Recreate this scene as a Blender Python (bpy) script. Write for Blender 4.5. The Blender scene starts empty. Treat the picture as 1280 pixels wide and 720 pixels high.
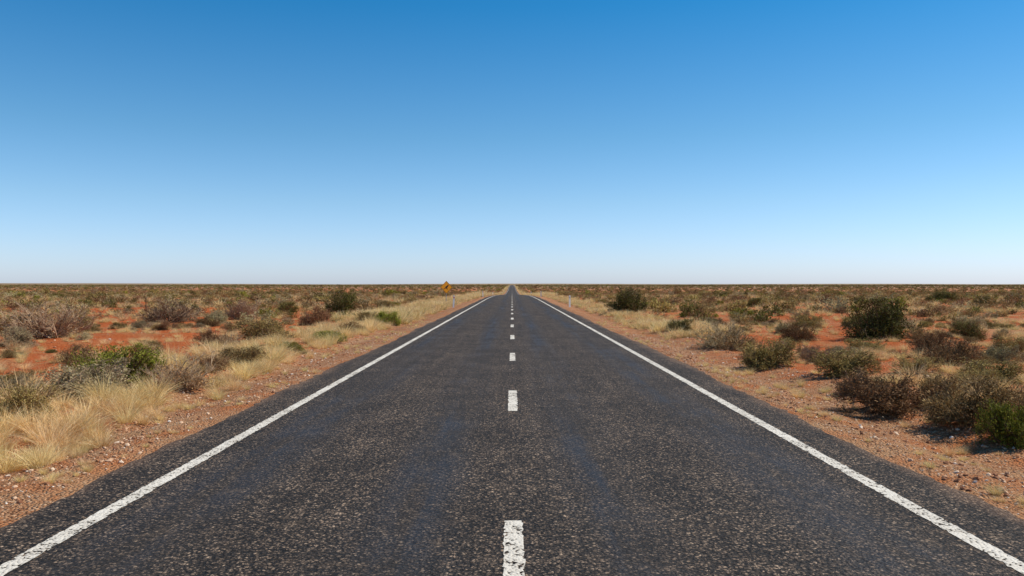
import bpy, math, numpy as np
from mathutils import Vector
R = np.random.RandomState
rng = R(7)
sc = bpy.context.scene
COL = sc.collection

# ------------------------------------------------------------------ helpers
def new_mat(name):
    m = bpy.data.materials.new(name); m.use_nodes = True
    nt = m.node_tree; b = nt.nodes['Principled BSDF']
    b.inputs['Specular IOR Level'].default_value = 0.25
    return m, nt, b
def N(nt, t, **k):
    n = nt.nodes.new(t)
    for a, v in k.items(): setattr(n, a, v)
    return n
def setin(nt, sock, v):
    if isinstance(v, bpy.types.NodeSocket): nt.links.new(v, sock)
    elif isinstance(v, (tuple, list)) and len(v) == 3 and sock.type == 'RGBA': sock.default_value = (*v, 1)
    else: sock.default_value = v
def mth(nt, op, a, b=None, c=None, clamp=False):
    n = N(nt, 'ShaderNodeMath', operation=op, use_clamp=clamp)
    setin(nt, n.inputs[0], a)
    if b is not None: setin(nt, n.inputs[1], b)
    if c is not None: setin(nt, n.inputs[2], c)
    return n.outputs[0]
def mix(nt, f, a, b, bt='MIX'):
    n = N(nt, 'ShaderNodeMix', data_type='RGBA', blend_type=bt)
    setin(nt, n.inputs[0], f); setin(nt, n.inputs[6], a); setin(nt, n.inputs[7], b)
    return n.outputs[2]
def ramp(nt, f, stops, interp='LINEAR'):
    n = N(nt, 'ShaderNodeValToRGB'); cr = n.color_ramp; cr.interpolation = interp
    while len(cr.elements) < len(stops): cr.elements.new(0.5)
    for e, (p, c) in zip(cr.elements, stops):
        e.position = p
        e.color = (c, c, c, 1) if isinstance(c, (int, float)) else (*c, 1)
    setin(nt, n.inputs[0], f); return n.outputs[0]
def noise(nt, vec, scale, detail=4, rough=.55, w=None):
    n = N(nt, 'ShaderNodeTexNoise'); setin(nt, n.inputs['Vector'], vec)
    n.inputs['Scale'].default_value = scale; n.inputs['Detail'].default_value = detail
    n.inputs['Roughness'].default_value = rough
    return n.outputs[0]
def voro(nt, vec, scale, feature='F1'):
    n = N(nt, 'ShaderNodeTexVoronoi', feature=feature); setin(nt, n.inputs['Vector'], vec)
    n.inputs['Scale'].default_value = scale; return n
def vscale(nt, vec, s):
    n = N(nt, 'ShaderNodeVectorMath', operation='MULTIPLY'); setin(nt, n.inputs[0], vec)
    n.inputs[1].default_value = s; return n.outputs[0]
def smooth(nt, x, a, b):
    n = N(nt, 'ShaderNodeMapRange', interpolation_type='SMOOTHSTEP')
    setin(nt, n.inputs[0], x); n.inputs[1].default_value = a; n.inputs[2].default_value = b
    return n.outputs[0]
def bump(nt, h, strength, dist, nrm=None):
    n = N(nt, 'ShaderNodeBump'); setin(nt, n.inputs['Height'], h)
    n.inputs['Strength'].default_value = strength; n.inputs['Distance'].default_value = dist
    if nrm is not None: nt.links.new(nrm, n.inputs['Normal'])
    return n.outputs[0]
def mesh_np(name, verts, faces, mats=(), attrs=None, smooth_=False, matidx=None):
    me = bpy.data.meshes.new(name)
    verts = np.asarray(verts, dtype=np.float32)
    faces = [np.asarray(f, dtype=np.int32) for f in (faces if isinstance(faces, list) else [faces]) if len(f)]
    me.vertices.add(len(verts)); me.vertices.foreach_set('co', verts.ravel())
    nl = sum(f.size for f in faces); nf = sum(len(f) for f in faces)
    me.loops.add(nl); me.polygons.add(nf)
    me.loops.foreach_set('vertex_index', np.concatenate([f.ravel() for f in faces]))
    tot = np.concatenate([np.full(len(f), f.shape[1], np.int32) for f in faces])
    st = np.concatenate([[0], np.cumsum(tot)[:-1]]).astype(np.int32)
    me.polygons.foreach_set('loop_start', st); me.polygons.foreach_set('loop_total', tot)
    if matidx is not None: me.polygons.foreach_set('material_index', np.asarray(matidx, np.int32))
    me.polygons.foreach_set('use_smooth', np.full(nf, smooth_, bool))
    for m in mats: me.materials.append(m)
    me.update(calc_edges=True)
    for k, v in (attrs or {}).items():
        a = me.attributes.new(k, 'FLOAT', 'FACE'); a.data.foreach_set('value', np.asarray(v, np.float32))
    me.validate()
    return me
def add(name, me, loc=(0, 0, 0), parent=None, col=COL):
    o = bpy.data.objects.new(name, me); o.location = loc; col.objects.link(o)
    if parent: o.parent = parent
    return o
def ss(x, a, b):
    t = np.clip((x - a) / (b - a), 0, 1); return t * t * (3 - 2 * t)

# ------------------------------------------------------------------ terrain function
PY = [-9000, 125, 200, 300, 400, 550, 700, 1000, 1300, 1700, 12000]
PZ = [0, 0, -.75, -2.0, -3.0, -3.3, -2.7, -1.0, .2, .55, .55]
dY = np.arange(-200, 2600, 5.0); dZ = np.interp(dY, PY, PZ)
dZ = np.convolve(np.pad(dZ, 6, 'edge'), np.ones(13) / 13, 'valid')
dZ[dY < 100] = 0
def P(y): return np.interp(y, dY, dZ)
def waves(x, y, seed, L, n=6):
    r = R(seed); s = 0
    for i in range(n):
        a = r.uniform(0, 6.283); k = 6.283 / (L * r.uniform(.6, 1.6)); p = r.uniform(0, 6.283)
        s = s + np.sin((x * math.cos(a) + y * math.sin(a)) * k + p)
    return s / n * 1.6
def gh(x, y):
    x = np.asarray(x, float); y = np.asarray(y, float)
    ax = np.abs(x); d = np.hypot(x, y)
    m = ss(ax, 4.3, 7.0)
    z = P(y) - .010
    z = z + m * (waves(x, y, 1, 2.6) * .05 * (1 - ss(d, 30, 60)) + waves(x, y, 2, 14) * .13 * (1 - ss(d, 80, 250))
                 + waves(x, y, 3, 240) * .35 * ss(ax, 30, 150))
    z = z - .14 * ss(ax, 4.2, 5.2) + .11 * ss(ax, 5.3, 6.2) * (1 + .5 * waves(x, y, 5, 3) * (1 - ss(d, 30, 60)))
    z = z + .02 * ss(ax, 4.1, 4.6) * waves(x, y, 8, .9) * (1 - ss(d, 12, 25))
    z = z + ss(y, 2800, 5000) * (5 + 5 * waves(x, y * .2, 4, 3500) + 6 * ss(-x, -500, 3500))
    return z
def grow(a, b, d0, g):
    out = [a]; d = d0
    while out[-1] < b: out.append(out[-1] + d); d *= g
    return out
xp = list(np.arange(0, 14, .16)) + grow(14, 9000, .25, 1.085)
xs = np.array(sorted(set([-v for v in xp] + xp)))
ys = np.array(sorted([-v for v in grow(0, 4000, 1, 1.3)][1:] + list(np.arange(0, 3, .5)) + list(np.arange(3, 22, .16)) + grow(22, 9500, .2, 1.045)))
def grid(xs, ys, zf):
    X, Y = np.meshgrid(xs, ys); Z = zf(X, Y)
    v = np.stack([X.ravel(), Y.ravel(), Z.ravel()], 1)
    nx, ny = len(xs), len(ys); i = np.arange(nx - 1)[None] + nx * np.arange(ny - 1)[:, None]
    i = i.ravel(); return v, np.stack([i, i + 1, i + 1 + nx, i + nx], 1)
def RZ(y): return np.interp(y, ys, P(ys))   # road height, piecewise like the ground sheet

# ------------------------------------------------------------------ materials: ground
gm, nt, b = new_mat('red_desert_soil')
pos = N(nt, 'ShaderNodeNewGeometry').outputs['Position']
sep = N(nt, 'ShaderNodeSeparateXYZ'); nt.links.new(pos, sep.inputs[0])
X, Yc = sep.outputs[0], sep.outputs[1]; AX = mth(nt, 'ABSOLUTE', X)
n1 = noise(nt, pos, .12, 4, .6); n2 = noise(nt, pos, 1.3, 5, .65); n3 = noise(nt, pos, 14, 4, .7)
red = ramp(nt, n3, [(.25, (.27, .058, .014)), (.5, (.50, .122, .034)), (.75, (.67, .22, .07))])
tan = ramp(nt, n3, [(.25, (.28, .10, .042)), (.5, (.52, .22, .10)), (.78, (.72, .40, .22))])
leftm = smooth(nt, mth(nt, 'MULTIPLY', X, -1), 6.5, 11)
f = mth(nt, 'ADD', mth(nt, 'MULTIPLY', leftm, .22), n1)
f = mth(nt, 'ADD', f, mth(nt, 'MULTIPLY', mth(nt, 'SUBTRACT', n2, .5), .5))
soil = mix(nt, smooth(nt, f, .36, .58), tan, red)
lit = smooth(nt, mth(nt, 'ADD', noise(nt, pos, .5, 5, .7), mth(nt, 'MULTIPLY', mth(nt, 'SUBTRACT', n3, .5), .5)), .50, .68)
soil = mix(nt, mth(nt, 'MULTIPLY', lit, .42), soil, (.46, .31, .15))
vg = voro(nt, pos, 34); vg2 = voro(nt, pos, 90)
sc1 = N(nt, 'ShaderNodeSeparateColor'); nt.links.new(vg.outputs['Color'], sc1.inputs[0])
sc2 = N(nt, 'ShaderNodeSeparateColor'); nt.links.new(vg2.outputs['Color'], sc2.inputs[0])
g1 = ramp(nt, sc1.outputs[0], [(0, (.15, .058, .025)), (.45, (.39, .175, .078)), (.8, (.57, .32, .165)), (1, (.78, .61, .42))])
g2 = ramp(nt, sc2.outputs[1], [(0, (.18, .062, .025)), (.6, (.46, .20, .09)), (1, (.70, .46, .28))])
grav = mix(nt, .45, g1, g2)
grav = mix(nt, smooth(nt, n2, .42, .68), grav, (.45, .160, .058))
grav = mix(nt, mth(nt, 'MULTIPLY', smooth(nt, noise(nt, pos, .35, 5, .7), .48, .62), .3), grav, (.54, .35, .19))
sh = mth(nt, 'ADD', AX, mth(nt, 'MULTIPLY', mth(nt, 'SUBTRACT', n2, .5), 2.2))
soil = mix(nt, smooth(nt, sh, 5.2, 6.6), grav, soil)
far = smooth(nt, Yc, 250, 1300)
cov = ramp(nt, noise(nt, vscale(nt, pos, (.02, .006, 1)), 1, 4, .6), [(.35, (.18, .15, .085)), (.6, (.25, .19, .115)), (.75, (.34, .22, .13))])  # distant scrub cover, its colour lightened slightly to stand in for haze
soil = mix(nt, mth(nt, 'MULTIPLY', far, .9), soil, cov)
nt.links.new(soil, b.inputs['Base Color']); b.inputs['Roughness'].default_value = .95
b.inputs['Specular IOR Level'].default_value = .1
h = mth(nt, 'ADD', mth(nt, 'MULTIPLY', noise(nt, pos, 5, 6, .7), 1.0), mth(nt, 'MULTIPLY', vg.outputs['Distance'], -.4))
nt.links.new(bump(nt, h, 1.0, .11), b.inputs['Normal'])

v, fc = grid(xs, ys, gh)
add('desert_ground', mesh_np('desert_ground', v, fc, [gm], smooth_=True))

# ------------------------------------------------------------------ road
am, nt, b = new_mat('chip_seal_asphalt')
pos = N(nt, 'ShaderNodeNewGeometry').outputs['Position']
sep = N(nt, 'ShaderNodeSeparateXYZ'); nt.links.new(pos, sep.inputs[0])
X = sep.outputs[0]; AX = mth(nt, 'ABSOLUTE', X)
wob = N(nt, 'ShaderNodeTexNoise'); nt.links.new(pos, wob.inputs['Vector']); wob.inputs['Scale'].default_value = 40; wob.inputs['Detail'].default_value = 1
wv = N(nt, 'ShaderNodeVectorMath', operation='MULTIPLY_ADD'); nt.links.new(wob.outputs['Color'], wv.inputs[0]); wv.inputs[1].default_value = (.025, .025, 0); nt.links.new(pos, wv.inputs[2])
va = voro(nt, wv.outputs[0], 38); vb = voro(nt, wv.outputs[0], 85)
s1 = N(nt, 'ShaderNodeSeparateColor'); nt.links.new(va.outputs['Color'], s1.inputs[0])
s2 = N(nt, 'ShaderNodeSeparateColor'); nt.links.new(vb.outputs['Color'], s2.inputs[0])
c1 = ramp(nt, s1.outputs[0], [(0, (.013, .010, .008)), (.40, (.045, .034, .026)), (.64, (.14, .10, .070)), (.85, (.30, .21, .145)), (1, (.58, .42, .29))])
c2 = ramp(nt, s2.outputs[1], [(0, (.014, .011, .009)), (.5, (.058, .044, .034)), (.80, (.20, .142, .098)), (1, (.47, .33, .225))])
ca = mix(nt, smooth(nt, s2.outputs[0], .35, .65), c1, c2)
gap = smooth(nt, va.outputs['Distance'], .36, .62)
ca = mix(nt, mth(nt, 'MULTIPLY', gap, .8), ca, (.009, .0075, .006))
strk = noise(nt, vscale(nt, pos, (1.5, .09, 1)), 1, 4, .6)
strk2 = noise(nt, vscale(nt, pos, (5, .22, 1)), 1, 4, .65)
blot = noise(nt, pos, .9, 4, .6)
def gauss(c, w):
    t = mth(nt, 'DIVIDE', mth(nt, 'SUBTRACT', AX, c), w); t = mth(nt, 'MULTIPLY', t, t)
    return mth(nt, 'EXPONENT', mth(nt, 'MULTIPLY', t, -1))
wt = mth(nt, 'ADD', gauss(.80, .34), gauss(2.55, .42), clamp=True)
tot = mth(nt, 'ADD', mth(nt, 'MULTIPLY', strk, .6), mth(nt, 'ADD', mth(nt, 'MULTIPLY', strk2, .25), mth(nt, 'MULTIPLY', blot, .3)))
bleed = mth(nt, 'MULTIPLY', wt, smooth(nt, tot, .52, .69))
gv = smooth(nt, mth(nt, 'ADD', mth(nt, 'MULTIPLY', strk2, .45), mth(nt, 'MULTIPLY', blot, .55)), .34, .66)
ca = mix(nt, 1, ca, ramp(nt, gv, [(0, .50), (1, 1.05)]), 'MULTIPLY')
ca = mix(nt, mth(nt, 'MULTIPLY', wt, .36), ca, (.033, .028, .025))
ca = mix(nt, mth(nt, 'MULTIPLY', bleed, .58), ca, (.022, .0215, .025))  # dark bitumen bleed; its faint blue is sky reflection put into the colour
ew = smooth(nt, mth(nt, 'ADD', AX, mth(nt, 'MULTIPLY', blot, .5)), 3.9, 4.25)
ca = mix(nt, mth(nt, 'MULTIPLY', ew, .45), ca, (.26, .15, .09))
ca = mix(nt, mth(nt, 'MULTIPLY', smooth(nt, noise(nt, pos, 2.2, 5, .75), .56, .72), .25), ca, (.23, .16, .105))
nt.links.new(ca, b.inputs['Base Color'])
ro = mth(nt, 'SUBTRACT', .80, mth(nt, 'MULTIPLY', bleed, .24)); nt.links.new(ro, b.inputs['Roughness'])
b.inputs['Specular IOR Level'].default_value = .24
hh = mth(nt, 'ADD', mth(nt, 'MULTIPLY', va.outputs['Distance'], -1), mth(nt, 'MULTIPLY', s1.outputs[2], .6))
hh = mth(nt, 'MULTIPLY', hh, mth(nt, 'SUBTRACT', 1, mth(nt, 'MULTIPLY', wt, .4)))
nt.links.new(bump(nt, hh, .9, .018), b.inputs['Normal'])

yr = ys[(ys > -400) & (ys < 6000)]
cols = [-3.86, -3.2, -2, -.9, 0, .9, 2, 3.2, 3.92]
rv = []
for i, yy in enumerate(yr):
    j = R(1000 + i); e1, e2 = j.normal(0, .02, 2)
    e1 += .05 * math.sin(yy * .31) + .03 * math.sin(yy * 1.3); e2 += .05 * math.sin(yy * .27 + 2) + .03 * math.sin(yy * 1.1 + 1)
    z = RZ(yy)
    rv += [(-3.90 + e1, yy, z - .03)] + [(c + (e1 if k == 0 else e2 if k == len(cols) - 1 else 0), yy, z) for k, c in enumerate(cols)] + [(3.96 + e2, yy, z - .03)]
nx = len(cols) + 2; ny = len(yr)
i = (np.arange(nx - 1)[None] + nx * np.arange(ny - 1)[:, None]).ravel()
add('asphalt_road', mesh_np('asphalt_road', rv, np.stack([i, i + 1, i + 1 + nx, i + nx], 1), [am]))

# paint
pm, nt, b = new_mat('worn_white_paint')
pos = N(nt, 'ShaderNodeNewGeometry').outputs['Position']
va = voro(nt, pos, 45)
n1 = noise(nt, pos, 9, 5, .75); n2 = noise(nt, pos, 1.2, 3, .6)
chips = mth(nt, 'ADD', mth(nt, 'MULTIPLY', n1, .6), mth(nt, 'ADD', mth(nt, 'MULTIPLY', va.outputs['Distance'], .34), mth(nt, 'MULTIPLY', n2, .22)))
mask = smooth(nt, chips, .64, .70)
colr = ramp(nt, mth(nt, 'ADD', mth(nt, 'MULTIPLY', n1, .6), mth(nt, 'MULTIPLY', n2, .4)), [(.3, (.74, .70, .62)), (.55, (.60, .55, .47)), (.75, (.38, .32, .26))])
nt.links.new(colr, b.inputs['Base Color']); b.inputs['Roughness'].default_value = .7
nt.links.new(bump(nt, mth(nt, 'MULTIPLY', va.outputs['Distance'], -1), .6, .014), b.inputs['Normal'])
tr = N(nt, 'ShaderNodeBsdfTransparent'); mx = N(nt, 'ShaderNodeMixShader')
nt.links.new(mask, mx.inputs[0]); nt.links.new(b.outputs[0], mx.inputs[1]); nt.links.new(tr.outputs[0], mx.inputs[2])
nt.links.new(mx.outputs[0], nt.nodes['Material Output'].inputs[0])

def strip(name, xc, w, y0, y1, seed):
    yy = np.array(sorted(set([y0, y1] + [float(q) for q in ys if y0 < q < y1] + ([float(q) for q in np.arange(max(y0, 2), min(y1, 30), .05)]))))
    r = R(seed); jl = r.normal(0, .005, len(yy)); jr = r.normal(0, .005, len(yy))
    z = RZ(yy) + .004
    A = np.stack([xc - w / 2 + jl, yy, z], 1); B = np.stack([xc + w / 2 + jr, yy, z], 1)
    v = np.empty((2 * len(yy), 3)); v[0::2] = A; v[1::2] = B
    k = np.arange(len(yy) - 1) * 2
    return v, np.stack([k, k + 1, k + 3, k + 2], 1)
for xc, sd in ((-3.21, 1), (3.24, 2)):
    v, f = strip('e', xc, .135, -300., 5900., sd); add('edge_line_marking', mesh_np('edge_line', v, f, [pm]))
V = []; F = []; off = 0; k = -30
while True:
    y0 = 11.39 + 7.5 * k; k += 1
    if y0 > 1700: break
    v, f = strip('c', .012, .138, y0, y0 + 2.2, 50 + k)
    V.append(v); F.append(f + off); off += len(v)
add('centre_line_dashes', mesh_np('centre_line_dashes', np.concatenate(V), np.concatenate(F), [pm]))

# ------------------------------------------------------------------ plant materials
def plant_mat(name, stops, trans=.22, rough=.75, var=.35):
    m, nt, b = new_mat(name)
    at = N(nt, 'ShaderNodeAttribute', attribute_name='tint'); oi = N(nt, 'ShaderNodeObjectInfo')
    c = ramp(nt, at.outputs['Fac'], stops)
    br = mth(nt, 'ADD', mth(nt, 'MULTIPLY', oi.outputs['Random'], var * 2), 1 - var)
    hs = N(nt, 'ShaderNodeHueSaturation'); nt.links.new(c, hs.inputs['Color']); nt.links.new(br, hs.inputs['Value'])
    w = N(nt, 'ShaderNodeTexWhiteNoise', noise_dimensions='1D'); nt.links.new(oi.outputs['Random'], w.inputs['W'])
    hu = mth(nt, 'ADD', mth(nt, 'MULTIPLY', w.outputs['Value'], .03), .482); nt.links.new(hu, hs.inputs['Hue'])
    nt.links.new(hs.outputs[0], b.inputs['Base Color']); b.inputs['Roughness'].default_value = rough
    b.inputs['Specular IOR Level'].default_value = .12
    if trans:
        t = N(nt, 'ShaderNodeBsdfTranslucent'); nt.links.new(hs.outputs[0], t.inputs[0])
        mx = N(nt, 'ShaderNodeMixShader'); mx.inputs[0].default_value = trans
        nt.links.new(b.outputs[0], mx.inputs[1]); nt.links.new(t.outputs[0], mx.inputs[2])
        nt.links.new(mx.outputs[0], nt.nodes['Material Output'].inputs[0])
    return m
M_green = plant_mat('leaf_dark_green', [(0, (.055, .052, .012)), (.6, (.135, .122, .027)), (1, (.26, .225, .06))])
M_bright = plant_mat('leaf_bright_green', [(0, (.12, .13, .012)), (.6, (.25, .255, .03)), (1, (.42, .40, .07))])
M_olive = plant_mat('leaf_olive', [(0, (.17, .12, .034)), (.5, (.35, .26, .08)), (1, (.56, .42, .165))])
M_grey = plant_mat('leaf_saltbush', [(0, (.22, .18, .082)), (.5, (.40, .335, .165)), (1, (.58, .495, .28))])
M_brown = plant_mat('leaf_dry_brown', [(0, (.13, .073, .025)), (.5, (.29, .165, .066)), (1, (.48, .31, .14))])
M_twig = plant_mat('twig_bark', [(0, (.11, .066, .032)), (1, (.31, .20, .105))], trans=0)
M_twigp = plant_mat('twig_bark_grey', [(0, (.20, .135, .075)), (1, (.47, .345, .21))], trans=0)
M_straw = plant_mat('dry_straw', [(0, (.46, .30, .10)), (.5, (.85, .63, .29)), (1, (.95, .80, .48))], trans=.3, var=.12)
M_straw2 = plant_mat('dry_straw_olive', [(0, (.32, .23, .075)), (.5, (.60, .45, .185)), (1, (.78, .62, .31))], trans=.3, var=.22)

# ------------------------------------------------------------------ plant prototypes
def unit(v): return v / np.maximum(np.linalg.norm(v, axis=-1, keepdims=True), 1e-9)
def sticks(p0, p1, r0, r1):
    d = unit(p1 - p0); a = unit(np.cross(d, np.tile([.3, .5, .81], (len(d), 1)))); c = np.cross(d, a)
    V = np.empty((len(p0), 6, 3))
    for k in range(3):
        an = k * 2.0944; u = a * math.cos(an) + c * math.sin(an)
        V[:, k] = p0 + u * r0[:, None]; V[:, 3 + k] = p1 + u * r1[:, None]
    base = np.arange(len(p0))[:, None] * 6
    F = np.concatenate([base + np.array([k, (k + 1) % 3, 3 + (k + 1) % 3, 3 + k]) for k in range(3)])
    return V.reshape(-1, 3), F
def leaves(r, c, size, elong, upbias=.3, dirs=None):
    n = len(c); t = unit(r.normal(size=(n, 3)) + (dirs * 1.0 if dirs is not None else 0)); nn = r.normal(size=(n, 3)); nn[:, 2] += upbias
    u = unit(np.cross(t, nn)); s = size * r.uniform(.6, 1.35, (n, 1))
    V = np.stack([c, c + t * s * .5 * elong + u * s * .5, c + t * s * elong, c + t * s * .5 * elong - u * s * .5], 1)
    return V.reshape(-1, 3), (np.arange(n)[:, None] * 4 + np.arange(4))
def shrub(name, seed, stems, split, lv, nleaf, lsize, elong, mleaf, mtwig, tiltmax=82, upright=.0, rs=1.0, wid=1.0, jit=.035, spread=.55):
    r = R(seed)
    th = r.uniform(0, 6.283, stems); ti = np.radians(tiltmax) * np.sqrt(r.uniform(0, 1, stems))
    d = np.stack([np.sin(ti) * np.cos(th) * wid, np.sin(ti) * np.sin(th) * wid, np.cos(ti) + .05], 1)
    p = np.stack([r.normal(0, .07, stems), r.normal(0, .07, stems), np.full(stems, -.04)], 1)
    lob = 1 + .22 * np.sin(th * 2 + r.uniform(0, 6)) + .15 * np.sin(th * 3 + r.uniform(0, 6))
    L = .40 * r.uniform(.65, 1.15, stems) * lob
    rad = np.full(stems, .014 * rs); P0, P1, R0, R1 = [], [], [], []
    tips = None; Ls = L
    for l in range(lv):
        q = p + d * Ls[:, None]; q[:, 2] = np.maximum(q[:, 2], .02)
        P0.append(p); P1.append(q); R0.append(rad); R1.append(rad * .6)
        tips = (p, q)
        if l < lv - 1:
            k = split; frac = r.uniform(.4, 1.0, (len(p), k, 1))
            pp = (p[:, None] + (q - p)[:, None] * frac).reshape(-1, 3)
            dd = unit(d[:, None] + r.normal(0, spread, (len(p), k, 3)) + np.array([0, 0, .12 + upright])).reshape(-1, 3)
            Ls = np.repeat(Ls, k) * r.uniform(.42, .78, len(pp)); rad = np.repeat(rad * .62, k); p, d = pp, dd
    V1, F1 = sticks(*[np.concatenate(a) for a in (P0, P1, R0, R1)])
    a, q = tips; n = len(a); per = max(1, nleaf // n)
    if nleaf < n: sel = r.choice(n, nleaf, replace=False); a, q = a[sel], q[sel]; n = nleaf
    fr = r.uniform(.1, 1.15, (n, per, 1))
    c = (a[:, None] + (q - a)[:, None] * fr + r.normal(0, jit, (n, per, 3)))
    keep = r.uniform(0, 1, (n, 1)) < .88
    c = c[np.repeat(keep, per, 1)]
    dr = np.repeat(unit(q - a)[:, None], per, 1)[np.repeat(keep, per, 1)]
    c[:, 2] = np.maximum(c[:, 2], .01)
    V2, F2 = leaves(r, c, lsize, elong, dirs=dr)
    clt = np.repeat(r.normal(0, .15, (n, 1)), per, 1)[np.repeat(keep, per, 1)]
    tint = np.concatenate([r.uniform(0, 1, len(F1)), np.clip(.5 + r.normal(0, .22, len(F2)) + clt, 0, 1)])
    V = np.concatenate([V1, V2]); mi = np.concatenate([np.full(len(F1), 1), np.zeros(len(F2))])
    w = np.percentile(np.abs(V[:, :2]), 96); V[:, :2] *= .5 / w
    V[:, 2] *= .60 / np.percentile(V[:, 2], 97)
    V[:, 2] = np.where(V[:, 2] > .6, .6 + .12 * np.tanh((V[:, 2] - .6) / .2), V[:, 2])
    rr = np.hypot(V[:, 0], V[:, 1]); k = np.where(rr > .55, (.55 + .15 * np.tanh((rr - .55) / .25)) / np.maximum(rr, 1e-6), 1); V[:, :2] *= k[:, None]
    return mesh_np(name, V, np.concatenate([F1, F2 + len(V1)]), [mleaf, mtwig], {'tint': tint}, matidx=mi)
def tuft(name, seed, n, h, width, m, spread=.5, rad=.08, seg=3):
    r = R(seed); th = r.uniform(0, 6.283, n); rr = rad * np.sqrt(r.uniform(0, 1, n))
    p = np.stack([rr * np.cos(th), rr * np.sin(th), np.full(n, -.02)], 1)
    th2 = th + r.normal(0, .7, n); le = np.abs(r.normal(0, spread, n)) + .05
    d = unit(np.stack([np.cos(th2) * le, np.sin(th2) * le, np.ones(n)], 1)); L = h * r.uniform(.45, 1.1, n)
    side = unit(np.cross(d, r.normal(size=(n, 3)))); hor = np.stack([np.cos(th2), np.sin(th2), np.zeros(n)], 1)
    droop = r.uniform(.05, .5, n)
    rows = []
    for s in range(seg + 1):
        t = s / seg; w = width * (1 - .85 * t)
        c = p + d * (L * t)[:, None] + (hor - np.array([0, 0, .55])) * (L * droop * t * t)[:, None]
        c[:, 2] = np.maximum(c[:, 2], -.02 + .03 * t)
        rows += [c - side * w / 2, c + side * w / 2]
    V = np.stack(rows, 1); m0 = V.shape[1]; base = np.arange(n)[:, None] * m0
    F = np.concatenate([base + np.array([2 * s, 2 * s + 1, 2 * s + 3, 2 * s + 2]) for s in range(seg)])
    tn = np.clip(r.normal(.5, .25, n), 0, 1)
    return mesh_np(name, V.reshape(-1, 3), F, [m], {'tint': np.tile(tn, seg)})

HI, LO = {}, {}
def both(key, seed, kw_hi, nvar=3, lol=620):
    HI[key] = [shrub(f'{key}_hi{i}', seed + i, **kw_hi) for i in range(nvar)]
    lo = dict(kw_hi); lo['lv'] = 3; lo['nleaf'] = lol; lo['lsize'] = kw_hi['lsize'] * 2.4; lo['stems'] = 12; lo['split'] = 3; lo['jit'] = .06
    LO[key] = [shrub(f'{key}_lo{i}', seed + 50 + i, **lo) for i in range(nvar)]
both('green', 10, dict(stems=28, split=4, lv=4, nleaf=12500, lsize=.020, elong=2.0, mleaf=M_green, mtwig=M_twig))
both('bright', 20, dict(stems=26, split=4, lv=4, nleaf=12000, lsize=.020, elong=2.2, mleaf=M_bright, mtwig=M_twig, upright=.15))
both('olive', 30, dict(stems=28, split=4, lv=4, nleaf=11000, lsize=.017, elong=2.5, mleaf=M_olive, mtwig=M_twig))
both('saltbush', 40, dict(stems=28, split=4, lv=4, nleaf=12000, lsize=.020, elong=1.7, mleaf=M_grey, mtwig=M_twigp))
both('brown', 50, dict(stems=32, split=4, lv=4, nleaf=9500, lsize=.016, elong=2.5, mleaf=M_brown, mtwig=M_twig, rs=.9))
both('twiggy', 60, dict(stems=36, split=4, lv=4, nleaf=4500, lsize=.014, elong=2.5, mleaf=M_brown, mtwig=M_twigp, upright=.2, rs=.9), lol=350)
TH = [tuft('tuft_a', 1, 240, .5, .007, M_straw), tuft('tuft_b', 2, 190, .42, .007, M_straw, spread=.7), tuft('tuft_c', 3, 160, .3, .007, M_straw2, spread=.8), tuft('tuft_d', 4, 280, .36, .006, M_straw, spread=.5, rad=.12)]
TL = [tuft('tuft_e', 5, 60, .42, .02, M_straw, seg=2, rad=.12), tuft('tuft_f', 6, 60, .36, .02, M_straw2, spread=.7, seg=2, rad=.15)]

def proto_col(name, meshes):
    c = bpy.data.collections.new(name)
    for i, me in enumerate(meshes):
        o = bpy.data.objects.new(f'{name}_{i:02d}', me); c.objects.link(o)
    return c
def scatter(name, col, pts, rots, scl, idx):
    me = bpy.data.meshes.new(name); n = len(pts)
    me.vertices.add(n); me.vertices.foreach_set('co', np.asarray(pts, np.float32).ravel())
    a = me.attributes.new('rot', 'FLOAT_VECTOR', 'POINT'); a.data.foreach_set('vector', np.asarray(rots, np.float32).ravel())
    a = me.attributes.new('scl', 'FLOAT_VECTOR', 'POINT'); a.data.foreach_set('vector', np.asarray(scl, np.float32).ravel())
    a = me.attributes.new('idx', 'INT', 'POINT'); a.data.foreach_set('value', np.asarray(idx, np.int32))
    o = add(name, me)
    g = bpy.data.node_groups.new(name + '_scatter', 'GeometryNodeTree')
    g.interface.new_socket('Geometry', in_out='INPUT', socket_type='NodeSocketGeometry')
    g.interface.new_socket('Geometry', in_out='OUTPUT', socket_type='NodeSocketGeometry')
    gi = g.nodes.new('NodeGroupInput'); go = g.nodes.new('NodeGroupOutput')
    ci = g.nodes.new('GeometryNodeCollectionInfo'); ci.inputs['Collection'].default_value = col
    ci.inputs['Separate Children'].default_value = True; ci.inputs['Reset Children'].default_value = True
    ip = g.nodes.new('GeometryNodeInstanceOnPoints'); ip.inputs['Pick Instance'].default_value = True
    def at(nm, t):
        q = g.nodes.new('GeometryNodeInputNamedAttribute'); q.data_type = t; q.inputs['Name'].default_value = nm
        return q.outputs['Attribute']
    g.links.new(gi.outputs[0], ip.inputs['Points']); g.links.new(ci.outputs[0], ip.inputs['Instance'])
    g.links.new(at('idx', 'INT'), ip.inputs['Instance Index'])
    e2r = g.nodes.new('FunctionNodeEulerToRotation'); g.links.new(at('rot', 'FLOAT_VECTOR'), e2r.inputs[0])
    g.links.new(e2r.outputs[0], ip.inputs['Rotation']); g.links.new(at('scl', 'FLOAT_VECTOR'), ip.inputs['Scale'])
    g.links.new(ip.outputs[0], go.inputs[0])
    md = o.modifiers.new('scatter', 'NODES'); md.node_group = g
    return o

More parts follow.
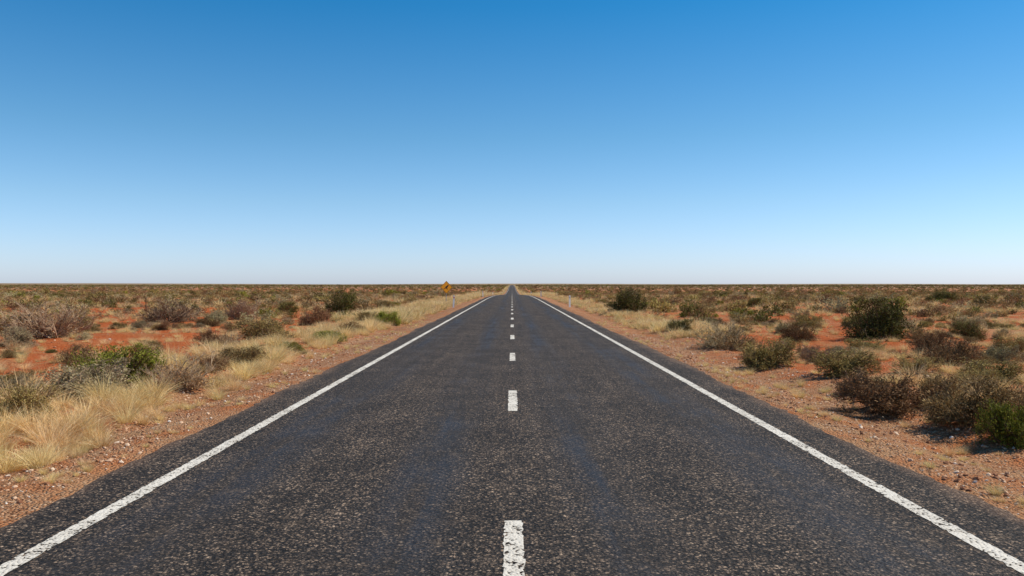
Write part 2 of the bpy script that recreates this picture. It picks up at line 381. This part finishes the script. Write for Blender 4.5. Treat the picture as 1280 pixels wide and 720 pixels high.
# ------------------------------------------------------------------ individually placed shrubs
FH = 1800.
HERO = [ # bearing/size of each prominent plant, measured from the photograph
 (430, 392, 44, 31, 'green', 'green_shrub'), (485, 407, 30, 18, 'bright', 'green_shrub'),
 (208, 403, 66, 30, 'twiggy', 'dry_shrub'), (300, 400, 48, 26, 'twiggy', 'dry_shrub'),
 (52, 421, 88, 45, 'twiggy', 'dry_shrub'), (142, 482, 92, 52, 'bright', 'green_shrub'),
 (86, 502, 120, 46, 'saltbush', 'saltbush'), (325, 428, 70, 26, 'olive', 'olive_shrub'),
 (362, 441, 38, 15, 'bright', 'green_shrub'), (408, 427, 40, 14, 'bright', 'green_shrub'),
 (98, 462, 56, 32, 'brown', 'dry_shrub'), (218, 488, 80, 44, 'twiggy', 'dry_shrub'),
 (392, 406, 38, 25, 'brown', 'dry_shrub'), (22, 520, 70, 40, 'olive', 'olive_shrub'),
 (15, 428, 50, 26, 'saltbush', 'saltbush'), (12, 478, 46, 14, 'olive', 'olive_shrub'),
 (300, 455, 60, 22, 'olive', 'olive_shrub'), (185, 450, 40, 18, 'brown', 'dry_shrub'),
 (265, 432, 46, 20, 'brown', 'dry_shrub'), (262, 470, 44, 20, 'brown', 'dry_shrub'), (455, 404, 30, 15, 'olive', 'olive_shrub'),
 (440, 415, 30, 14, 'brown', 'dry_shrub'),
 (480, 387, 26, 12, 'olive', 'olive_shrub'), (356, 391, 30, 14, 'green', 'green_shrub'),
 (785, 391, 44, 32, 'green', 'dark_shrub'), (1106, 423, 86, 54, 'green', 'dark_shrub'),
 (910, 438, 74, 36, 'twiggy', 'dry_shrub'), (1196, 458, 70, 34, 'brown', 'dry_shrub'),
 (1062, 469, 74, 32, 'olive', 'olive_shrub'), (1128, 503, 130, 50, 'brown', 'dry_shrub'),
 (1232, 530, 120, 60, 'brown', 'dry_shrub'), (1276, 558, 76, 54, 'bright', 'green_shrub'),
 (1002, 430, 44, 22, 'brown', 'dry_shrub'), (962, 462, 62, 36, 'olive', 'olive_shrub'),
 (1268, 442, 44, 26, 'olive', 'olive_shrub'), (875, 396, 34, 16, 'olive', 'olive_shrub'),
 (1160, 432, 44, 18, 'brown', 'dry_shrub'), (852, 416, 32, 16, 'green', 'green_shrub'),
 (1180, 378, 30, 14, 'green', 'dark_shrub'), (1235, 384, 30, 14, 'green', 'dark_shrub'), (1025, 455, 50, 24, 'twiggy', 'dry_shrub'),
 (944, 385, 24, 12, 'green', 'dark_shrub'), (1085, 440, 40, 18, 'olive', 'olive_shrub'), (1245, 480, 70, 30, 'olive', 'olive_shrub'),
 (1190, 500, 70, 34, 'brown', 'dry_shrub'), (1075, 490, 50, 22, 'brown', 'dry_shrub'), (1150, 470, 50, 22, 'olive', 'olive_shrub'),
]
HP = []
for i, (px, by, w, h, k, nm) in enumerate(HERO):
    Z = FH / (by - 356.); x = (px - 640) * Z / 1000.
    for _ in range(3):
        zz = float(gh(x, Z)); Z = 1000 * (1.8 - zz) / (by - 356.); x = (px - 640) * Z / 1000.
    W = w * Z / 1000; H = h * Z / 1000
    o = add(nm, HI[k][i % len(HI[k])], (x, Z + W * .15, float(gh(x, Z)) - .02))
    o.rotation_euler = (0, 0, i * 1.7); o.scale = (W * .98, W * .98, H / .66); HP.append((x, Z, W))
HP = np.array(HP)

# ------------------------------------------------------------------ masses of shrubs
def n2d(x, y, seed, L): return waves(x, y, seed, L, 8)
def layer(y0, y1, dens, seed):
    r = R(seed); hw = .72 * y1 + 10; n = int((y1 - y0) * 2 * hw * dens)
    x = r.uniform(-hw, hw, n); y = r.uniform(y0, y1, n)
    k = np.abs(x) < .72 * y + 10
    return x[k], y[k], r
keys = ['green', 'bright', 'olive', 'saltbush', 'brown', 'twiggy']
def scrub(name, y0, y1, dens, seed, LOD, smin, smax):
    x, y, r = layer(y0, y1, dens, seed)
    lim = np.where(x < 0, 7.6, 6.7) + r.uniform(0, 1.4, len(x)) + .012 * np.clip(y, 0, 90) - .006 * np.clip(y - 90, 0, 400)
    lim = np.maximum(lim, 5.2)
    cl = n2d(x, y, 21, 7) * .45 + n2d(x, y, 22, 30) * .25 + r.normal(0, .35, len(x))
    keep = (np.abs(x) > lim) & (cl > -.22)
    bare = (x < -8.5) & (x > -32) & (y > 13.5) & (y < 31); keep &= ~(bare & (r.uniform(0, 1, len(x)) < .86))
    if len(HP) and y0 < 60:
        dd = np.min(np.hypot(x[:, None] - HP[None, :, 0], y[:, None] - HP[None, :, 1]) - HP[None, :, 2] * .5, 1)
        keep &= dd > .25
        keep &= ~((np.abs(x) < 9) & (y < 9))
    x, y = x[keep], y[keep]; n = len(x)
    ms = [m for k in keys for m in LOD[k]]; nv = len(LOD['green'])
    pl = np.array([.17, .05, .25, .20, .22, .11]); pr_ = np.array([.18, .04, .27, .12, .29, .10])
    t = np.array([r.choice(6, p=pl if xx < 0 else pr_) for xx in x])
    idx = t * nv + r.randint(0, nv, n)
    s = r.lognormal(0, .42, n) * (smin + smax) / 2; s = np.clip(s, smin * .5, smax * 1.8)
    hs = s * r.uniform(.6, 1.05, n)
    scl = np.stack([s * r.uniform(.85, 1.25, n), s * r.uniform(.85, 1.25, n), hs], 1)
    rot = np.stack([r.normal(0, .06, n), r.normal(0, .06, n), r.uniform(0, 6.283, n)], 1)
    scatter(name, proto_col(name + '_kinds', ms), np.stack([x, y, gh(x, y) - .02], 1), rot, scl, idx)
    return n
c = []
c.append(scrub('desert_scrub', 5, 38, .68, 101, HI, .30, .74))
c.append(scrub('desert_scrub', 38, 140, .40, 102, LO, .42, .95))
c.append(scrub('desert_scrub', 140, 420, .12, 103, LO, .75, 1.5))
c.append(scrub('distant_scrub', 420, 1900, .02, 104, LO, 1.0, 2.2))
# ------------------------------------------------------------------ dry grass
tc = proto_col('dry_grass_kinds', TH + TL)
def grass(name, xf, yf, n, seed, lo, smin, smax, cl=None):
    r = R(seed); y = yf(r, n); x = xf(r, n, y)
    if cl is not None:
        k = (n2d(x, y, 41, 2.2) * .6 + n2d(x, y, 42, 9) * .5 + r.normal(0, .2, n)) > cl
        x, y = x[k], y[k]
    n = len(x); idx = (4 + r.randint(0, 2, n)) if lo else r.choice(4, n, p=[.3, .3, .15, .25])
    s = r.uniform(smin, smax, n) * r.lognormal(0, .2, n)
    scl = np.stack([s, s, s * r.uniform(.7, 1.15, n)], 1)
    rot = np.stack([r.normal(0, .1, n), r.normal(0, .1, n), r.uniform(0, 6.283, n)], 1)
    scatter(name, tc, np.stack([x, y, gh(x, y)], 1), rot, scl, idx); c.append(n)
ex = lambda a, b, p=1.6: (lambda r, n: a + (b - a) * r.uniform(0, 1, n) ** p)
sg_ = lambda r, n: np.sign(r.uniform(-1, 1, n))
grass('dry_grass', lambda r, n, y: -5.5 - 3.0 * r.beta(1.2, 1.5, n), ex(6.5, 45), 1900, 1, False, .35, 1.05, .02)
grass('dry_grass', lambda r, n, y: -5.2 - 4.5 * r.beta(1.3, 2, n), ex(40, 140), 3200, 2, True, .6, 1.2, -.1)
grass('dry_grass', lambda r, n, y: 6.3 + 4 * r.beta(1, 2, n), ex(9, 45), 700, 3, False, .3, .7, .15)
grass('dry_grass', lambda r, n, y: 5.4 + 3.2 * r.beta(1.3, 2, n), ex(28, 140), 2300, 4, True, .45, .95, -.05)
grass('dry_grass', lambda r, n, y: sg_(r, n) * (7 + r.uniform(0, 1, n) * (.72 * y + 3)), ex(8, 50, 1), 5000, 5, False, .3, .75, -.05)
grass('dry_grass', lambda r, n, y: sg_(r, n) * (7 + r.uniform(0, 1, n) * (.72 * y + 3)), ex(50, 300, 1), 17000, 6, True, .7, 1.4, -.15)
grass('dry_grass', lambda r, n, y: sg_(r, n) * (5 + 3 * r.uniform(0, 1, n)), ex(140, 1300, 1.5), 6000, 9, True, 1, 2.2, -.3)
grass('verge_grass_sprigs', lambda r, n, y: r.choice([-1, 1], n) * (3.98 + .45 * r.uniform(0, 1, n)), ex(4, 40), 600, 7, False, .10, .28, .05)
grass('verge_grass_sprigs', lambda r, n, y: r.choice([-1, 1], n) * (4.6 + 1.4 * r.uniform(0, 1, n)), ex(5, 45), 900, 8, False, .12, .36, .1)
r = R(5); gp = []
for px, by, s in [(85, 540, 1.2), (60, 548, 1.0), (108, 535, 1.0), (18, 570, .85), (45, 572, .8), (70, 562, .75), (0, 560, .95), (30, 552, .95), (8, 545, .95), (-30, 565, .9), (-60, 585, .9), (150, 520, .85), (165, 508, .8), (128, 548, .65), (290, 478, .85), (312, 470, .9), (330, 462, .85), (265, 492, .75), (205, 512, .6), (352, 452, .85), (240, 505, .55), (275, 470, .85), (180, 525, .5), (100, 566, .45)]:
    for q in range(3):
        Z = FH / (by - 356) * r.uniform(.97, 1.06) * 1.03; x = (px - 640) * Z / 1000 + r.normal(0, .12); gp.append((x, Z, s * r.uniform(.7, 1.1)))
gp = np.array(gp)
scatter('tall_dry_grass', tc, np.stack([gp[:, 0], gp[:, 1], gh(gp[:, 0], gp[:, 1])], 1), np.stack([0 * gp[:, 0], 0 * gp[:, 0], r.uniform(0, 6, len(gp))], 1), np.repeat(gp[:, 2:3], 3, 1), r.choice([0, 1, 3], len(gp)))

# ------------------------------------------------------------------ pebbles
pb, nt, b = new_mat('pebble_stone')
oi = N(nt, 'ShaderNodeObjectInfo')
pc = ramp(nt, oi.outputs['Random'], [(0, (.20, .08, .04)), (.4, (.42, .20, .10)), (.7, (.56, .33, .19)), (.9, (.68, .50, .35)), (1, (.8, .72, .62))])
nt.links.new(pc, b.inputs['Base Color']); b.inputs['Roughness'].default_value = .85
import bmesh
pms = []
for i in range(5):
    bm = bmesh.new(); bmesh.ops.create_icosphere(bm, subdivisions=1, radius=.5); rr = R(i)
    for v_ in bm.verts: v_.co = Vector((v_.co.x * 1.2, v_.co.y, v_.co.z * .65)) * rr.uniform(.7, 1.15)
    me = bpy.data.meshes.new(f'pebble{i}'); bm.to_mesh(me); bm.free(); me.materials.append(pb); pms.append(me)
pcx = proto_col('gravel_stones', pms)
def pebbles(name, n, xlo, xhi, y0, y1, smin, smax, seed):
    r = R(seed); y = y0 + (y1 - y0) * r.uniform(0, 1, n) ** 1.5; sx = r.choice([-1, 1], n); x = sx * r.uniform(xlo, xhi, n)
    k = (n2d(x, y, 61, 1.6) + r.normal(0, .5, n)) > -.4; x, y = x[k], y[k]; n = len(x)
    s = np.clip(smin * (r.pareto(2.2, n) + 1), smin, smax)
    scatter(name, pcx, np.stack([x, y, gh(x, y) + s * .1], 1), np.stack([r.normal(0, .4, n), r.normal(0, .4, n), r.uniform(0, 6.3, n)], 1), np.repeat(s[:, None], 3, 1), r.randint(0, 5, n))
pebbles('shoulder_gravel', 32000, 3.97, 6.3, 3.5, 30, .012, .06, 1)
pebbles('shoulder_gravel', 9000, 6.0, 16, 6, 35, .015, .09, 2)

# ------------------------------------------------------------------ sign
def simple(name, col, rough=.5, spec=.3, metal=0, var=.08, scale=12):
    m, nt, b = new_mat(name); tcn = N(nt, 'ShaderNodeTexCoord').outputs['Object']
    n = noise(nt, tcn, scale, 5, .6)
    c = mix(nt, smooth(nt, n, .35, .75), tuple(q * (1 + var) for q in col), tuple(q * (1 - 2 * var) for q in col))
    nt.links.new(c, b.inputs['Base Color']); b.inputs['Roughness'].default_value = rough
    b.inputs['Specular IOR Level'].default_value = spec; b.inputs['Metallic'].default_value = metal
    return m
MY = simple('sign_yellow', (.88, .34, .012), .45); MK = simple('sign_black', (.012, .012, .012), .5)
MG = simple('galvanised_steel', (.38, .38, .37), .45, .5, .6); MW = simple('post_white', (.78, .77, .74), .5); MR = simple('reflector_red', (.5, .02, .015), .3)
def plate(name, pts, y, t, m, parent):
    bm = bmesh.new(); a = [bm.verts.new((p[0], y, p[1])) for p in pts]; f = bm.faces.new(a)
    e = bmesh.ops.extrude_face_region(bm, geom=[f]); vs = [g for g in e['geom'] if isinstance(g, bmesh.types.BMVert)]
    bmesh.ops.translate(bm, verts=vs, vec=(0, t, 0)); bmesh.ops.recalc_face_normals(bm, faces=bm.faces)
    me = bpy.data.meshes.new(name); bm.to_mesh(me); bm.free(); me.materials.append(m); return add(name, me, parent=parent)
def diamond(hd, cr, z0):
    pts = []
    for k in range(4):
        a0 = math.radians(90 * k); cx, cz = math.cos(a0) * (hd - cr * 1.414), math.sin(a0) * (hd - cr * 1.414)
        for j in range(-4, 5):
            a = a0 + math.radians(j * 11.25); pts.append((cx + cr * math.cos(a), z0 + cz + cr * math.sin(a)))
    return pts
def tube(name, r_, z0, z1, m, parent, x=0, y=0, n=12):
    bm = bmesh.new(); bmesh.ops.create_cone(bm, cap_ends=True, segments=n, radius1=r_, radius2=r_, depth=z1 - z0)
    bmesh.ops.translate(bm, verts=bm.verts, vec=(x, y, (z0 + z1) / 2)); me = bpy.data.meshes.new(name); bm.to_mesh(me); bm.free()
    me.materials.append(m); return add(name, me, parent=parent)
sg = bpy.data.objects.new('warning_sign', None); COL.objects.link(sg)
sx, sy = -6.56, 80; sg.location = (sx, sy, float(gh(sx, sy))); sg.rotation_euler = (0, 0, math.radians(24))
ZC = 1.68; HD = .64
plate('diamond_panel', diamond(HD, .05, ZC), 0, .004, MY, sg)
bm = bmesh.new(); o1 = diamond(HD - .025, .045, ZC); o2 = diamond(HD - .055, .035, ZC)
A = [bm.verts.new((p[0], -.003, p[1])) for p in o1]; B = [bm.verts.new((p[0], -.003, p[1])) for p in o2]
for k in range(len(A)): bm.faces.new((A[k], A[(k + 1) % len(A)], B[(k + 1) % len(A)], B[k]))
me = bpy.data.meshes.new('border'); bm.to_mesh(me); bm.free(); me.materials.append(MK); add('border', me, parent=sg)
roo = [(-.30, -.16), (-.22, -.13), (-.12, -.04), (-.09, .04), (-.02, .11), (.07, .14), (.13, .20), (.14, .28), (.17, .22), (.24, .20), (.26, .165), (.19, .15), (.16, .08), (.19, .0), (.165, -.01), (.11, .06), (.08, -.02), (.06, -.07), (.11, -.17), (.19, -.19), (.18, -.215), (.06, -.20), (0, -.10), (-.07, -.09), (-.18, -.17), (-.30, -.19)]
plate('kangaroo_symbol', [(x, ZC + z) for x, z in roo], -.006, .002, MK, sg)
tube('post', .03, -.3, 2.05, MG, sg, y=.045)
for zz in (ZC - .22, ZC + .22): plate('bracket', [(-.12, zz - .02), (.12, zz - .02), (.12, zz + .02), (-.12, zz + .02)], .006, .012, MG, sg)
def guide(x, y):
    g = bpy.data.objects.new('guide_post', None); COL.objects.link(g); g.location = (x, y, float(gh(x, y)))
    pr = [(-.05, -.2), (.05, -.2), (.05, .96), (.042, .99), (.02, 1.02), (-.02, 1.02), (-.042, .99), (-.05, .96)]
    plate('post', pr, 0, .022, MW, g)
    plate('reflector', [(-.032, .78), (.032, .78), (.032, .90), (-.032, .90)], -.005, .004, MR if x < 0 else MG, g)
    g.rotation_euler = (0, rng.normal(0, .03), .35 + rng.normal(0, .1)); g.scale = (1.4, 1.4, 1)
for y in (67, 135, 205, 420, 560):
    guide(-4.9, y); guide(4.95, y + 1.5)

# ------------------------------------------------------------------ sky, sun, camera
EL, AZ = math.radians(52), math.radians(80)     # azimuth clockwise from +Y (to the right)
w = bpy.data.worlds.new('World'); sc.world = w; w.use_nodes = True; nt = w.node_tree
sky = N(nt, 'ShaderNodeTexSky', sky_type='NISHITA'); sky.sun_disc = False; sky.sun_elevation = EL; sky.sun_rotation = AZ
sky.altitude = 100; sky.air_density = 1.0; sky.dust_density = .45; sky.ozone_density = 3.0
bg = nt.nodes['Background']; bg.inputs['Strength'].default_value = .10
tcn = N(nt, 'ShaderNodeTexCoord'); sp = N(nt, 'ShaderNodeSeparateXYZ'); nt.links.new(tcn.outputs['Generated'], sp.inputs[0])
gr = ramp(nt, sp.outputs[2], [(0, (.50, .575, .84)), (.04, (.465, .55, .75)), (.10, (.395, .515, .63)), (.18, (.27, .465, .56)), (.33, (.072, .39, .55)), (.6, (.09, .29, .42)), (1, (.10, .26, .38))])
skc = mix(nt, 1, sky.outputs[0], gr, 'MULTIPLY')
sk2 = N(nt, 'ShaderNodeVectorMath', operation='SCALE'); nt.links.new(skc, sk2.inputs[0]); sk2.inputs['Scale'].default_value = 2.3
nt.links.new(sk2.outputs[0], bg.inputs['Color'])
s = Vector((math.sin(AZ) * math.cos(EL), math.cos(AZ) * math.cos(EL), math.sin(EL)))
L = bpy.data.lights.new('sun', 'SUN'); L.energy = 5.0; L.angle = math.radians(.53); L.color = (1, .92, .78)
lo = bpy.data.objects.new('sun', L); COL.objects.link(lo); lo.rotation_euler = s.to_track_quat('Z', 'Y').to_euler(); lo.location = (20, 10, 30)
cd = bpy.data.cameras.new('camera'); cam = bpy.data.objects.new('camera', cd); COL.objects.link(cam)
cam.location = (0, 0, 1.8); cam.rotation_euler = (math.radians(90 - .23), 0, 0)
cd.lens = 28.125; cd.sensor_width = 36; cd.clip_start = .05; cd.clip_end = 20000
sc.camera = cam
sc.view_settings.view_transform = 'Standard'; sc.view_settings.look = 'None'; sc.view_settings.exposure = 0
print('COUNTS', c, len(v))
